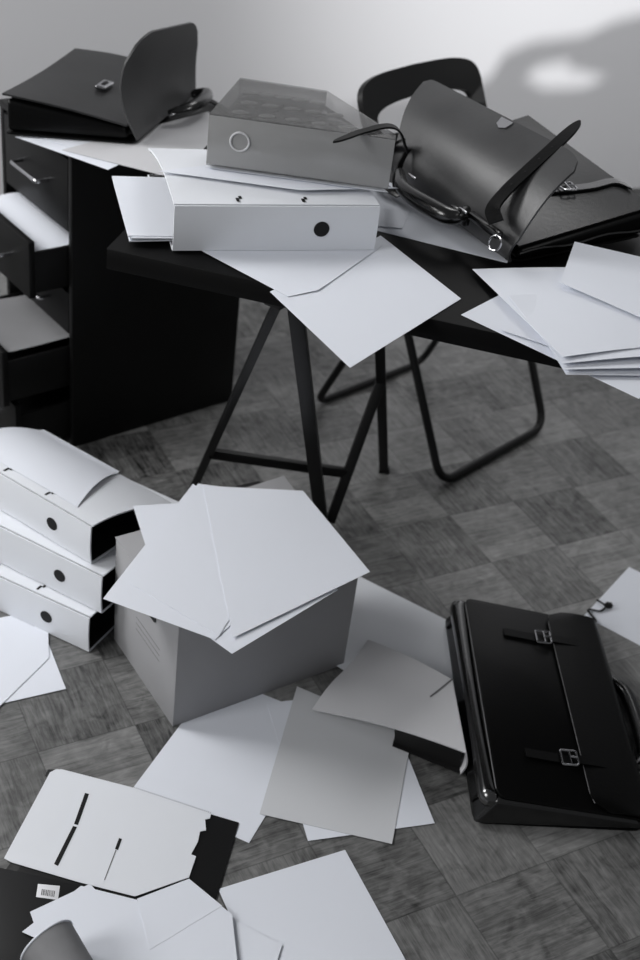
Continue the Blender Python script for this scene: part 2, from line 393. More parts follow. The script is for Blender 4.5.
# ------------------------------------------------------------------ lever arch files
LK = .32; LT = .075; LD = .285
def file_binder(label, loc, rz, tilt=0., open_=0., papers=.035, m='board', lift=0., group='white lever arch files', slots=True, sagend=0., sag=.030, LT=.075, LD=.285):
    """local: spine along x from 0 to LK at y=0 facing -y, covers run +y"""
    t = thing('lever_arch_file', label, 'file', loc, rz, group)
    mt = wmat(t)
    def Q(x, y, z): return mt @ V((x, y, z+lift))
    th = .0028
    # covers
    bm = bmesh.new(); grid_solid(bm, lambda s, u: Q(LK*s, LD*u, th/2), 8, 8, th); finish('bottom_cover', bm, M[m], t)
    def topz(s, u): return LT-th/2 + open_*math.sin(PI*min(1, u*.9))*(.35+.65*(1-s)) - sag*u**1.6 + sagend*s*u
    bm = bmesh.new(); grid_solid(bm, lambda s, u: Q(LK*s, .002+LD*u, topz(s, u)), 16, 16, th); tc_ = finish('top_cover', bm, M[m], t)
    bm = bmesh.new()
    def spine(s, u):
        z = th/2+(LT-th)*u; return Q(LK*s, -.0015-.0022*math.sin(PI*u), z)
    grid_solid(bm, spine, 8, 8, th); sp_ = finish('spine', bm, M[m], t)
    # finger hole with ring
    bm = bmesh.new(); cx, cz, R = LK*.717, LT*.5, .0125
    vs = [bm.verts.new(Q(cx+R*math.cos(a), -.0056, cz+R*math.sin(a))) for a in [2*PI*k/28 for k in range(28)]]
    vi = [bm.verts.new(Q(cx+R*math.cos(a), -.0036, cz+R*math.sin(a))) for a in [2*PI*k/28 for k in range(28)]]
    bm.faces.new(vs); bm.faces.new(vi[::-1])
    for k in range(28): bm.faces.new((vs[k], vs[(k+1) % 28], vi[(k+1) % 28], vi[k]))
    h = finish('finger_hole', bm, M['ink'], sp_); h['label'] = 'round black finger hole'
    # lining (black inside), mechanism
    bm = bmesh.new(); grid_solid(bm, lambda s, u: Q(.002+(LK-.004)*s, .003+(LD-.006)*u, th+.0006), 6, 6, .0008)
    l = finish('lining', bm, M['ink'], t); l['label'] = 'black inner lining'
    bm = bmesh.new(); grid_solid(bm, lambda s, u: Q(.002+(LK-.004)*s, .004+(LD-.01)*u, topz(s, u)-th/2-.0007), 12, 12, .0007); finish('upper_lining', bm, M['ink'], t)
    bm = bmesh.new(); grid_solid(bm, lambda s, u: Q(.002+(LK-.004)*s, .0018, th+(LT-2*th)*u), 4, 4, .0006); finish('spine_lining', bm, M['ink'], t)
    bm = bmesh.new()
    for x in (LK/2-.04, LK/2+.04):
        tube(bm, smooth_path([Q(x, .03, .006), Q(x, .028, .04), Q(x, .05, .058), Q(x, .08, .05), Q(x, .085, .006)], 5), .0022, 8)
    box(bm, Q(LK/2-.06, .02, .0045), Q(LK/2+.06, .02, .0045)-Q(LK/2-.06, .02, .0045), Q(0, .09, 0)-Q(0, .02, 0), Z*.0012)
    finish('ring_mechanism', bm, M['chrome'], t)
    if slots:
        for x in (LK*.30, LK*.62):
            bm = bmesh.new()
            for dx, y0, y1 in ((0, .008, .020), (.005, .018, .026)):
                zz = topz(x/LK, .06)+th/2+.0004
                box(bm, Q(x+dx, y0, zz-lift*0), Q(x+dx+.0045, y0, zz)-Q(x+dx, y0, zz), Q(x, y1, topz(x/LK, (y1)/LD)+th/2+.0004)-Q(x, y0, zz), Z*.0004)
            s_ = finish('cover_slot', bm, M['ink'], tc_)
    return t, Q, topz
def paper_block(label, Q, x0, x1, y0, y1, z0, th, seed, m='paper', n=6):
    bm = bmesh.new(); r = random.Random(seed)
    for k in range(n):
        a, b_ = r.uniform(-.004, .004), r.uniform(-.003, .003); z = z0+th*k/n
        grid_solid(bm, lambda s, u: Q(x0+a+(x1-x0)*s, y0+b_+(y1-y0)*u, z+th/n*.45+.0015*math.sin(3*s+k)), 5, 5, th/n*.75)
    o = finish('paper_bundle', bm, M[m], origin=Q((x0+x1)/2, (y0+y1)/2, z0)); return tag(o, label, 'papers')

# file on the desk: spine faces the camera
A = P(167, 251, .742); B = P(378, 250, .742); rz = math.atan2(B.y-A.y, B.x-A.x)
A = A+(B-A).normalized()*((B-A).length-LK)*.5
t, Q, tz = file_binder('white lever arch file lying on the desk, black finger hole at right', (A.x, A.y, .7425), rz, open_=.012)
paper_block('thin bundle of white pages poking out of the left end of the desk file', Q, -.060, .16, .022, .25, .004, .010, 3, n=4)

# stack of three on the floor at left
A = P(88, 650, 0.003); B = P(0, 609, .003); d = (A-B); rz = math.atan2(d.y, d.x)
dirx = V((math.cos(rz), math.sin(rz), 0)); diry = V((-dirx.y, dirx.x, 0))
def stackfile(label, off, offy, z, drz, **k):
    r_ = rz+drz; dx = V((math.cos(r_), math.sin(r_), 0)); dy = V((-dx.y, dx.x, 0))
    o = A+dirx*off+diry*offy - dx*LK
    return file_binder(label, (o.x, o.y, z), r_, **k)
stackfile('white lever arch file at the bottom of the floor stack', .004, 0, .0012, 0, LT=.082)
stackfile('white lever arch file in the middle of the floor stack', .016, .020, .0840, -.05, LT=.085, slots=False)
t3, Q3, tz3 = stackfile('white lever arch file on top of the floor stack, cover bulging', -.018, .036, .1700, -.15, open_=.004, sag=.070, LT=.082, LD=.212)

# white cover sheets over the top of the stack
def over(s, t):
    u = .10+.93*t; x = -.02+(.285-.085*t)*s
    return Q3(x, .212*u, tz3(min(1, x/LK), min(1., u))+.003+.006*math.sin(PI*min(1, t)))
bm = bmesh.new(); grid_solid(bm, over, 16, 16, .0006); tag(finish('paper_sheet', bm, M['paper'], origin=over(.5, .5)), 'white sheet bulging over the cover of the topmost stacked file', 'paper')
# ------------------------------------------------------------------ kraft archive box
bl_, bc_, br_ = V((-.329, 1.640, 0)), V((-.190, 1.464, 0)), V((.087, 1.668, 0))
bh = .232
fd = (br_-bc_).normalized(); ld = V((-fd.y, fd.x, 0)); FL, LL = .345, .238
kb = thing('archive_box', 'closed kraft cardboard box on the floor buried under white sheets', 'box', bc_)
bk = bc_+fd*FL
bm = bmesh.new()
o = bc_; T_ = .003
box(bm, o, fd*FL, ld*T_, Z*bh, .0008); box(bm, o+ld*(LL-T_), fd*FL, ld*T_, Z*bh, .0008)
box(bm, o+ld*T_, fd*T_, ld*(LL-2*T_), Z*bh, .0008); box(bm, o+ld*T_+fd*(FL-T_), fd*T_, ld*(LL-2*T_), Z*bh, .0008)
box(bm, o+ld*T_+fd*T_, fd*(FL-2*T_), ld*(LL-2*T_), Z*.003)
finish('box_body', bm, M['kraft'], kb)
bm = bmesh.new(); box(bm, o-fd*.001-ld*.001+Z*(bh+.0005), fd*(FL+.002), ld*(LL+.002), Z*.003, .0008)
lid = finish('lid', bm, M['kraft'], kb)
bm = bmesh.new(); q = o+fd*.135+ld*(LL-.028)+Z*(bh+.0036); box(bm, q, fd*.055, ld*.008, Z*.0005); h = finish('lid_slot', bm, M['ink'], lid)
bm = bmesh.new(); prism(bm, [P(x, y, bh+.0040) for x, y in ((222, 496), (284, 476), (357, 573), (335, 578))], Z*.0012, .0004); lf = finish('lid_flap', bm, M['kraft'], kb)
bm = bmesh.new(); prism(bm, [P(x, y, bh+.0053) for x, y in ((236, 486), (259, 481), (260, 483.5), (237, 489))], Z*.0002); finish('flap_slot', bm, M['ink'], lf)
# handle hole, printed lines on the left face
bm = bmesh.new(); q = o+ld*.085-fd*.0006+Z*.178
tube(bm, [q+ld*k*.004 for k in range(17)], .0 if False else (lambda s: .010), 8, flat=.06)
bm.free(); bm = bmesh.new()
n_ = 12; pts = []
for k in range(n_+1): a = -PI/2+PI*k/n_; pts.append(q+ld*(.055+.009*math.cos(a))+Z*.009*math.sin(a))
for k in range(n_+1): a = PI/2+PI*k/n_; pts.append(q+ld*(.0+.009*math.cos(a))+Z*.009*math.sin(a))
prism(bm, pts, -fd*.0005); finish('hand_hole', bm, M['ink'], kb)
for k, zz in enumerate((.125, .112, .099)):
    bm = bmesh.new(); box(bm, o+ld*.06-fd*.0004+Z*zz, ld*.09, fd*.0003, Z*.0009); finish('printed_line', bm, M['inkgrey'], kb)

# ------------------------------------------------------------------ satchel pieces
def slab(bm, c, th, bev=.008, seg=3):
    """c: four corners (top surface) -> panel of thickness th below"""
    c = [V(p) for p in c]; n = (c[1]-c[0]).cross(c[3]-c[0]).normalized()
    if n.z < 0: n = -n
    b2 = bmesh.new(); top = []; 
    # rounded outline
    out = []
    for i in range(4):
        p = c[i]; a = (c[i-1]-p).normalized(); b = (c[(i+1) % 4]-p).normalized()
        for k in range(seg+3):
            t = k/(seg+2); A_ = p+a*bev; B_ = p+b*bev; out.append(A_*(1-t)**2+p*2*t*(1-t)+B_*t*t)
    prism(bm, [p-n*th for p in out], n*th, min(th*.35, .0015), 2)
def buckle(parent, pos, ax, ay, w=.026, h=.03, nz=None):
    """ax along the strap, ay across"""
    nz = nz or Z; ax, ay = V(ax).normalized(), V(ay).normalized(); pos = V(pos)
    bm = bmesh.new()
    pts = [pos-ax*h/2-ay*w/2, pos+ax*h/2-ay*w/2, pos+ax*h/2+ay*w/2, pos-ax*h/2+ay*w/2]
    loop_ = []
    for i in range(4):
        p = pts[i]; a = (pts[i-1]-p).normalized(); b = (pts[(i+1) % 4]-p).normalized()
        for k in range(5):
            t = k/4; A_ = p+a*.004; B_ = p+b*.004; loop_.append(A_*(1-t)**2+p*2*t*(1-t)+B_*t*t)
    tube(bm, loop_, .0019, 8, closed=True)
    tube(bm, [pos-ay*w/2+ax*.002, pos+ay*w/2+ax*.002], .0014, 8)
    tube(bm, [pos+ax*.002+nz*.002, pos+ax*(h*.5)+nz*.002], .0015, 8)
    return finish('buckle', bm, M['chrome'], parent)
def handle(parent, A, B, out, w=.011, sag=.05, m='leather_gloss'):
    A, B, out = V(A), V(B), V(out)
    pts = smooth_path([A, A+out*.35+(B-A)*.03, A+out*.85+(B-A)*.16, A+out+(B-A)*.5, B+out*.85-(B-A)*.16, B+out*.35-(B-A)*.03, B], 8)
    bm = bmesh.new(); tube(bm, pts, lambda s: w*(.45+.55*math.sin(PI*s)**.5), 12)
    h = finish('handle', bm, M[m], parent)
    for c_, d in ((A+out*.2, out), (B+out*.2, out)):
        bm = bmesh.new(); s_ = (B-A).normalized(); ring = [c_+s_*.011*math.cos(a)+out.normalized()*.007*math.sin(a) for a in [2*PI*k/16 for k in range(16)]]
        tube(bm, ring, .0018, 6, closed=True); finish('handle_ring', bm, M['chrome'], h)
    return h

# ---- satchel on the floor at right: base to the left, flap hinge and handle to the right
zt = .068
tl, bl2 = P(466, 598, zt), P(499, 795, zt)
W = (bl2-tl); wdir_ = W.normalized(); hd = V((-wdir_.y, wdir_.x, 0))
if hd.x < 0: hd = -hd
Hh = (P(600, 628, zt)-tl).dot(hd)
print('BAG C width', W.length, 'height', Hh)
BH = Hh+.006
bagC = thing('satchel', 'glossy black leather satchel with two chrome buckles lying on the floor', 'bag', tl+wdir_*W.length/2+hd*BH/2-Z*zt)
def Cq(h, w, z): return tl+hd*h+wdir_*w+Z*(z-zt)
WW = W.length
bm = bmesh.new(); slab(bm, [Cq(-.030, -.002, .006), Cq(BH, .002, .006), Cq(BH, WW+.000, .006), Cq(-.030, WW+.004, .006)], .005, .02); finish('back_panel', bm, M['leather'], bagC)
# base gusset: soft rounded tube-like side along the left, and body
bm = bmesh.new()
hexa(bm, [Cq(-.034, -.004, .007), Cq(BH-.004, .0, .007), Cq(BH-.004, WW+.004, .007), Cq(-.034, WW+.012, .007), Cq(-.004, .004, zt-.006), Cq(BH-.01, .006, zt-.043), Cq(BH-.01, WW-.004, zt-.043), Cq(-.002, WW+.006, zt-.006)], .024, 8)
finish('gusset', bm, M['leather_gloss'], bagC)
bm = bmesh.new(); tube(bm, smooth_path([Cq(-.006, .012, zt-.020), Cq(-.013, .03, zt-.018), Cq(-.014, WW*.5, zt-.018), Cq(-.013, WW-.035, zt-.018), Cq(-.005, WW-.010, zt-.020)], 8), lambda s: .015+.002*math.sin(9*s), 20)
finish('base_roll', bm, M['leather_roll'], bagC)
bm = bmesh.new(); slab(bm, [Cq(-.002, -.002, zt), Cq(BH, .0, zt-.038), Cq(BH, WW, zt-.038), Cq(-.002, WW+.002, zt)], .005, .018); finish('front_panel', bm, M['leather'], bagC)
bm = bmesh.new(); e = [Cq(-.0025, .016+(WW-.03)*k/10, zt-.0015) for k in range(11)]; tube(bm, e, .0011, 6); pp = finish('piping', bm, M['edge'], bagC); pp['label'] = 'pale cut leather edge'
# soft corner tucks on the base
for w_ in (.028, WW-.030):
    bm = bmesh.new(); tube(bm, smooth_path([Cq(-.0315, w_, .015), Cq(-.024, w_, .035), Cq(-.0145, w_+.002, zt-.012)], 5), .0022, 6)
    finish('gusset_seam', bm, M['leather_gloss'], bagC)
# flap
def Cz(h): return zt-.038*h/BH
fx = (P(549, 609, zt)-tl).dot(hd)
print('flap from', fx)
def flapC(s, t):
    w = -.003+(WW+.006)*t
    h = BH+.012 - (BH+.012-fx)*min(1, s/.85) if s < .999 or True else fx
    edge = min(t, 1-t)*WW
    rnd = max(0, .03-edge)/.03; h_min = fx + .03*(1-math.sqrt(max(0, 1-rnd*rnd)))
    hh = BH+.012-(BH+.012-h_min)*s
    z = Cz(hh)+.0055+.004*math.sin(PI*s)
    if hh > BH-.004: z -= .016*((hh-(BH-.004))/.016)**2
    return Cq(hh, w, z)
bm = bmesh.new(); grid_solid(bm, flapC, 26, 34, .0035); flp = finish('flap', bm, M['leather'], bagC)
bm = bmesh.new(); pth = [flapC(1, .03+.94*k/20)+Z*.0005 for k in range(21)]; tube(bm, pth, .0010, 6); q_ = finish('flap_edge', bm, M['edge'], flp)
for (bx, by) in ((545, 636), (571, 757)):
    c_ = P(bx, by-5, zt+.004); h0 = (c_-tl).dot(hd); w0 = (c_-tl).dot(wdir_)
    bm = bmesh.new()
    pth = [Cq(h0-.085+.009*k, w0, Cz(h0-.085+.009*k)+.0018) for k in range(9)] + [Cq(h0+.012*k, w0, Cz(h0)+.0095-.0001*k) for k in range(2, 8)]
    ribbon(bm, [Cq(h0-.075+.009*k, w0, Cz(h0-.085+.009*k)+.0030) for k in range(10)], wdir_, .019, .0022); 
    st = finish('strap', bm, M['leather'], bagC)
    bm = bmesh.new(); ribbon(bm, [Cq(h0+.008+.0075*k, w0, Cz(h0+.008+.0075*k)+.0092+.0015*math.sin(PI*k/10)) for k in range(11)], wdir_, .018, .0022, taper=.25)
    finish('strap_end', bm, M['leather'], bagC)
    buckle(bagC, Cq(h0, w0, Cz(h0)+.0105), hd, wdir_, .031, .027)
handle(bagC, Cq(BH+.006, WW*.30, .018), Cq(BH+.006, WW*.74, .018), hd*.032-Z*.004, .013)
# carrying strap with its clip lying out on the sheet
k0 = P(608, 606, .006)
bm = bmesh.new(); tube(bm, smooth_path([Cq(BH*.93, -.005, .02), P(596, 622, .006), P(588, 610, .005), P(600, 611, .005), P(606, 607, .006)], 6), .0022, 8)
tube(bm, smooth_path([P(597, 600, .004), P(602, 603, .006), P(607, 607, .006)], 4), .0020, 8); cst = finish('thin_strap', bm, M['leather'], bagC)
bm = bmesh.new(); tube(bm, [k0+V((-.006, 0, 0)), k0+V((-.003, 0, .002)), k0+V((.004, 0, .002)), k0+V((.008, -.001, 0))], lambda s: .0035+.004*math.sin(PI*s), 10); finish('clip', bm, M['steel'], cst)

# ---- satchel on the cabinet: base left, mouth right, flap standing open
zc = CH+.018
n0, f0 = P(2, 94, zc+.078), P(75, 49, zc+.078)
wA = f0-n0; n1 = P(127, 126, zc+.036); f1 = n1+wA
print('BAG A', wA.length, (n1-n0).length)
bagA = thing('satchel', 'dark leather satchel with open flap and metal lock lying on the drawer cabinet', 'bag', (n0+n1+f0+f1)/4*1.0 - Z*((n0.z+n1.z)/2-zc))
hA = (n1-n0); hAh = V((hA.x, hA.y, 0)); ha = hAh.normalized(); wa = wA.normalized()
def Az(p, z): return V((p.x, p.y, z))
bm = bmesh.new(); slab(bm, [Az(n0, zc+.005), Az(n1, zc+.005)+ha*.016, Az(f1, zc+.005)+ha*.016, Az(f0, zc+.005)], .004, .015); finish('back_panel', bm, M['leather'], bagA)
bm = bmesh.new(); i = .004
hexa(bm, [Az(n0, zc+.0055)+wa*i+ha*i, Az(n1, zc+.0055)+wa*i, Az(f1, zc+.0055)-wa*i, Az(f0, zc+.0055)-wa*i+ha*i, n0-Z*.009+wa*i+ha*i, n1-Z*.004+wa*i-ha*i, f1-Z*.004-wa*i-ha*i, f0-Z*.009-wa*i+ha*i], .009, 4)
finish('gusset', bm, M['leather'], bagA)
bm = bmesh.new()
def fpA(s, t):
    p = n0.lerp(n1, s)+wA*t; return p - Z*(.005*math.sin(PI*t)*(1-s)**2) + Z*(.008*math.sin(PI*s)*(0.4+t)-.012*math.sin(PI*s)*(1-t)*0 -.010*(1-s)**3*(1-t)*0)
grid_solid(bm, fpA, 18, 18, .0035); fpan = finish('front_panel', bm, M['leather_soft'], bagA)
# lock
lp = P(103, 89, zc+.07); s_l = .72
lp = n0.lerp(n1, .66)+wA*.44
for cand in range(30):
    px_, py_ = proj(lp)
bm = bmesh.new(); 
def lockat(px, py):
    best = min(((proj(fpA(a/40, b/40))[0]-px)**2+(proj(fpA(a/40, b/40))[1]-py)**2, a, b) for a in range(41) for b in range(41)); return fpA(best[1]/40, best[2]/40)
lp = lockat(104, 90)
fn = (n1-n0).cross(wA).normalized(); fn = fn if fn.z > 0 else -fn; hs = (n1-n0).normalized()
box(bm, lp-hs*.011-wa*.021+fn*.003, hs*.022, wa*.042, fn*.009, .003, 3); lk = finish('lock', bm, M['chrome'], bagA); lk['label'] = 'chrome push lock'
bm = bmesh.new(); box(bm, lp-hs*.004-wa*.010+fn*.012, hs*.008, wa*.020, fn*.002, .001); finish('lock_slot', bm, M['steel'], lk)
# flap
H1 = Az(n1, zc+.010)+ha*.020; H2 = H1+wA*1.0
def solve_free(Hp, px, py, dep):
    """point on the viewing ray whose horizontal offset along ha from Hp is dep"""
    d = ray(px, py); n = ha; t = (Hp+ha*dep-CAM).dot(n)/d.dot(n); return CAM+d*t
def up_for(Hp, dep, py):
    best = min((abs(proj(Hp+ha*dep+Z*h)[1]-py), h) for h in [k*.001 for k in range(0, 260)]); return best[1]
h1 = up_for(H1, -.0, 34); h2 = up_for(H2, .004, 20)
print('flapA heights', h1, h2, proj(H1), proj(H2), proj(H1-ha*.045+Z*h1), proj(H2-ha*.02+Z*h2))
def flapA(s, t):
    hh = h1*(1-t)+h2*t; dep = .004*t
    e = min(t, 1-t); R_ = .20; rr = max(0, R_-e)/R_; top = 1-(.27 if t < .5 else .33)*(1-math.sqrt(max(0, 1-rr*rr)))
    u = s*top
    return H1+wA*t+ha*(dep*u**2-(.034-.03*t)*math.sin(PI*u))+Z*(hh*u)
bm = bmesh.new(); grid_solid(bm, flapA, 22, 28, .004); flA = finish('flap', bm, M['suede2'], bagA)
bm = bmesh.new(); tp = flapA(.95, .36); nn = (flapA(.8, .36)-tp).normalized()
box(bm, tp-wa*.012-ha*.006, wa*.022, nn*.02, -ha*.003, .002); fc = finish('clasp_plate', bm, M['chrome'], flA)
handle(bagA, H1+wA*.40+ha*.012+Z*.012, H1+wA*.82+ha*.012+Z*.012, ha*.045+Z*.012, .013, m='leather_gloss')
bm = bmesh.new(); ribbon(bm, smooth_path([H2+Z*.004-wA*.05, H2+ha*.03-wA*.08-Z*.004, H2+ha*.07-wA*.14-Z*.012], 6), wa, .012, .003); finish('shoulder_strap', bm, M['leather'], bagA)

# ---- satchel on the desk: mouth and handle towards the camera-left, flap lifted
zd = DZ+.006
M1, M2 = P(402, 158, zd+.04), P(519, 247, zd+.03)
N1, N2 = P(528, 116, zd+.09), P(652, 207, zd+.055)
M1 = V((M1.x, M1.y, zd+.04)); wB = M2-M1
print('BAG B', wB.length, (N1-M1).length, (N2-M2).length, [tuple(round(a, 3) for a in q) for q in (M1, M2, N1, N2)])
hB = ((N1-M1)+(N2-M2))/2; hb = V((hB.x, hB.y, 0)).normalized(); wb_ = wB.normalized()
bagB = thing('satchel', 'large dark satchel with lifted suede flap and buckled straps on the desk', 'bag', Az((M1+M2+N1+N2)/4, zd))
bm = bmesh.new(); slab(bm, [Az(M1, zd+.005), Az(N1, zd+.005), Az(N2, zd+.005), Az(M2, zd+.005)], .004, .02); finish('back_panel', bm, M['leather'], bagB)
bm = bmesh.new(); i = .003
hexa(bm, [Az(M1, zd+.0055), Az(N1, zd+.0055), Az(N2, zd+.0055), Az(M2, zd+.0055), M1-Z*.006+hb*.006, N1-Z*.006, N2-Z*.006, M2-Z*.006+hb*.006], .010, 4)
finish('gusset', bm, M['leather'], bagB)
bm = bmesh.new()
def fpB(s, t): return bil([M1, N1, N2, M2], s, t)+Z*(.010*math.sin(PI*s)*math.sin(PI*t)-.010*math.sin(PI*s)*(t > 2))
grid_solid(bm, fpB, 20, 20, .004); finish('front_panel', bm, M['leather_gloss2'], bagB)
bm = bmesh.new(); gm = [Az(M2, zd+.02)-wb_*0+wb_*.0035+(Az(N2, 0)-Az(M2, 0))*k/12 + Z*.003*math.sin(k) for k in range(13)]; tube(bm, gm, .0025, 6); finish('gusset_seam', bm, M['leather_gloss'], bagB)
# flap
FA, FB = P(430, 80, 0), P(584, 158, 0)
def ptat(px, py, Hp, dep):
    d = ray(px, py); n = hb; t = (Hp+hb*dep-CAM).dot(n)/d.dot(n); return CAM+d*t
G1 = ptat(428, 78, M1, .085); G2 = ptat(588, 160, M2, .085)
K1 = ptat(398, 140, M1, -.012); K2 = ptat(519, 240, M2, -.012)
print('flap B', [tuple(round(a, 3) for a in q) for q in (K1, K2, G1, G2)], (G1-K1).length, (G2-K2).length)
L1_, L2_ = Az(M1, zd+.006)-hb*.010, Az(M2, zd+.006)-hb*.010
def flapB(s, t):
    lo = L1_.lerp(L2_, t); mid = K1.lerp(K2, t); hi = G1.lerp(G2, t)
    e = t if t < .5 else 1-t; R_ = .06 if t < .5 else .13; rr = max(0, R_-e)/R_; top = 1-(.10 if t < .5 else .17)*(1-math.sqrt(max(0, 1-rr*rr)))
    u = s
    if u < .25:      # rounded fold over the mouth
        v_ = u/.25; return lo.lerp(mid, v_)-hb*.010*math.sin(PI*v_)
    v_ = (u-.25)/.75*top
    return mid.lerp(hi, v_)+(Z*.010-hb*.012)*math.sin(PI*v_)*(1+.2*math.sin(5*t))
bm = bmesh.new(); grid_solid(bm, flapB, 32, 36, .004); flB = finish('flap', bm, M['suede'], bagB)
def onflap(px, py):
    best = min(((proj(flapB(a/40, b/40))[0]-px)**2+(proj(flapB(a/40, b/40))[1]-py)**2, a, b) for a in range(10, 41) for b in range(41)); return best[1]/40, best[2]/40
fs, ft = onflap(507, 121)
# flap patch
a_, b_ = flapB(fs, ft), flapB(max(0, fs-.08), ft); dn = (b_-a_).normalized(); wf = (G2-G1).normalized(); nf = wf.cross(dn).normalized()
if nf.dot(CAM-a_) < 0: nf = -nf
bm = bmesh.new(); prism(bm, [a_-wf*.016+nf*.003, a_+wf*.016+nf*.003, a_+wf*.012+dn*.016+nf*.003, a_+dn*.022+nf*.003, a_-wf*.012+dn*.016+nf*.003], nf*.0015); pt_ = finish('clasp_plate', bm, M['chrome'], flB)
# long strap with holes, standing off the flap
s0, t0 = onflap(497, 205)
base = flapB(.30, t0)
cam_n = nf
pth_px = [((496, 222), .004), ((493, 208), .008), ((507, 190), .016), ((528, 170), .022), ((550, 150), .028), ((566, 135), .030), ((580, 121), .030)]
pth = []
for (px, py), o_ in pth_px:
    d = ray(px, py).normalized(); q0 = K1+(nf*o_); den = d.dot(nf); tt = (q0-CAM).dot(nf)/den; pth.append(CAM+d*tt)
pp_ = smooth_path(pth, 8)
def strapw(s):
    i_ = min(len(pp_)-2, int(s*(len(pp_)-1))); d = (pp_[i_+1]-pp_[i_]).normalized(); return d.cross(nf).normalized()
bm = bmesh.new(); ribbon(bm, pp_, strapw, .024, .0035, taper=.22); stb = finish('strap', bm, M['leather'], bagB)
for k in (18, 23, 28, 33):
    bm = bmesh.new(); c_ = pp_[k]+nf*.0021; dd = strapw(k/len(pp_)); d2 = dd.cross(nf)
    prism(bm, [c_+dd*.0018*math.cos(a)+d2*.0018*math.sin(a) for a in [2*PI*j/10 for j in range(10)]], nf*.0003); finish('strap_hole', bm, M['ink'], stb)
# second strap fallen to the left over the clear case
zq = .832+.0065+min((abs(proj(P(206, 165, .832)+Z*h)[1]-115), h) for h in [k*.001 for k in range(20, 150)])[1]
pth = smooth_path([P(407, 152, zq-.05), P(400, 132, zq-.008), P(388, 126, zq+.002), P(364, 131, zq), P(347, 137, zq), P(333, 142, zq)], 6)
bm = bmesh.new(); ribbon(bm, pth, V((-.25, .9, .0)), .016, .003, taper=.35); finish('strap', bm, M['leather_matt'], bagB)
pth = smooth_path([P(402, 140, .84), P(388, 150, .80), P(381, 172, .77), P(384, 186, .765), P(400, 196, .76)], 6)
bm = bmesh.new(); ribbon(bm, pth, V((.7, .7, .1)), .016, .003); finish('strap', bm, M['leather_gloss'], bagB)
pth = smooth_path([P(408, 150, .82), P(400, 165, .80), P(396, 185, .77), P(412, 200, .76)], 6)
bm = bmesh.new(); ribbon(bm, pth, V((.7, .7, .1)), .014, .003); finish('strap', bm, M['leather'], bagB)
# handle
hp = [P(400, 172, .80), P(402, 186, .80), P(413, 197, .80), P(430, 207, .80), P(446, 215, .80), P(459, 216, .80), P(467, 209, .805)]
bm = bmesh.new(); tube(bm, smooth_path(hp, 7), lambda s: .0075+.0075*math.sin(PI*s)**.8, 12); hd_ = finish('handle', bm, M['leather_gloss'], bagB)
for (px, py) in ((464, 212), (413, 178)):
    c_ = P(px, py, .812); bm = bmesh.new(); box(bm, c_-wb_*.012-hb*.003, wb_*.020, hb*.004, Z*.004, .001); finish('handle_ring', bm, M['chrome'], hd_)
bm = bmesh.new()
for k in (0, 1):
    c_ = P(455+k*10, 212+k*6, .79); box(bm, c_-wb_*.010-hb*.006-Z*.012, wb_*.018, hb*.012, Z*.022, .003, 2)
finish('handle_mount', bm, M['leather_gloss'], bagB)
c_ = P(495, 243, .795); bm = bmesh.new(); e1_ = V((.25, -.1, 1)).normalized(); e2_ = V((.7, -.6, -.1)).normalized()
tube(bm, [c_+e1_*.013*math.cos(a)+e2_*.011*math.sin(a) for a in [2*PI*k/24 for k in range(24)]], .0016, 8, closed=True); finish('d_ring', bm, M['chrome'], bagB)
bm = bmesh.new(); beam(bm, P(470, 214, .80), P(500, 236, .797), .014, .012, bev=.003); finish('ring_tab', bm, M['leather_gloss'], bagB)
# buckle strap on the body, right
bs0, bs1 = lockat, None
def onbody(px, py):
    best = min(((proj(fpB(a/40, b/40))[0]-px)**2+(proj(fpB(a/40, b/40))[1]-py)**2, a, b) for a in range(41) for b in range(41)); return fpB(best[1]/40, best[2]/40)
pth = [onbody(*q)+Z*.005 for q in ((548, 192), (566, 192), (590, 188), (612, 184), (636, 182))]
pp2 = smooth_path(pth, 6); wdd = (pp2[-1]-pp2[0]).cross(Z).normalized()
bm = bmesh.new(); ribbon(bm, pp2, wdd, .02, .003); finish('strap', bm, M['leather_gloss'], bagB)
buckle(bagB, onbody(566, 192)+Z*.010, (pp2[-1]-pp2[0]), wdd, .030, .026)

# ------------------------------------------------------------------ clear plastic magazine file on the desk
zb = .832
p0, p1 = P(206, 165, zb), P(388, 190, zb); e = (p1-p0); eL = e.length; ex = e.normalized(); ey = V((-ex.y, ex.x, 0))
hz = min((abs(proj(p0+Z*h)[1]-115), h) for h in [k*.001 for k in range(20, 150)])[1]
print('case', eL, hz, p0, p1)
mf = thing('magazine_file', 'smoky clear plastic magazine file lying on its side on the papers', 'file holder', p0+e/2)
# plan outline found from the photograph's top corners
def plan(px, py):
    q = P(px, py, zb+hz); return V((q.x, q.y, zb))
q2, q3 = plan(240, 79), plan(327, 92)
p1b = p1+ey*.02
print('plan', [(round((q-p0).dot(ex), 3), round((q-p0).dot(ey), 3)) for q in (q2, q3, plan(397, 130))])
t_ = .0025
bm = bmesh.new(); prism(bm, [p0, p1, p1b, q3, q2], Z*t_, .0006); finish('lower_side', bm, M['acrylic'], mf)
bm = bmesh.new(); prism(bm, [p0+Z*hz, p1+Z*hz, p1b+Z*hz, q3+Z*hz, q2+Z*hz], Z*t_, .0006); finish('upper_side', bm, M['acrylic'], mf)
bm = bmesh.new(); box(bm, p0+Z*t_, e, ey*t_, Z*(hz-t_), .0005); sp2 = finish('spine', bm, M['acrylic_front'], mf)
bm = bmesh.new(); g_ = (q2-p0); box(bm, p0+ey*t_+Z*t_, g_-ey*t_, g_.normalized().cross(Z)*-t_*-1, Z*(hz-t_), .0005); finish('end_wall', bm, M['acrylic'], mf)
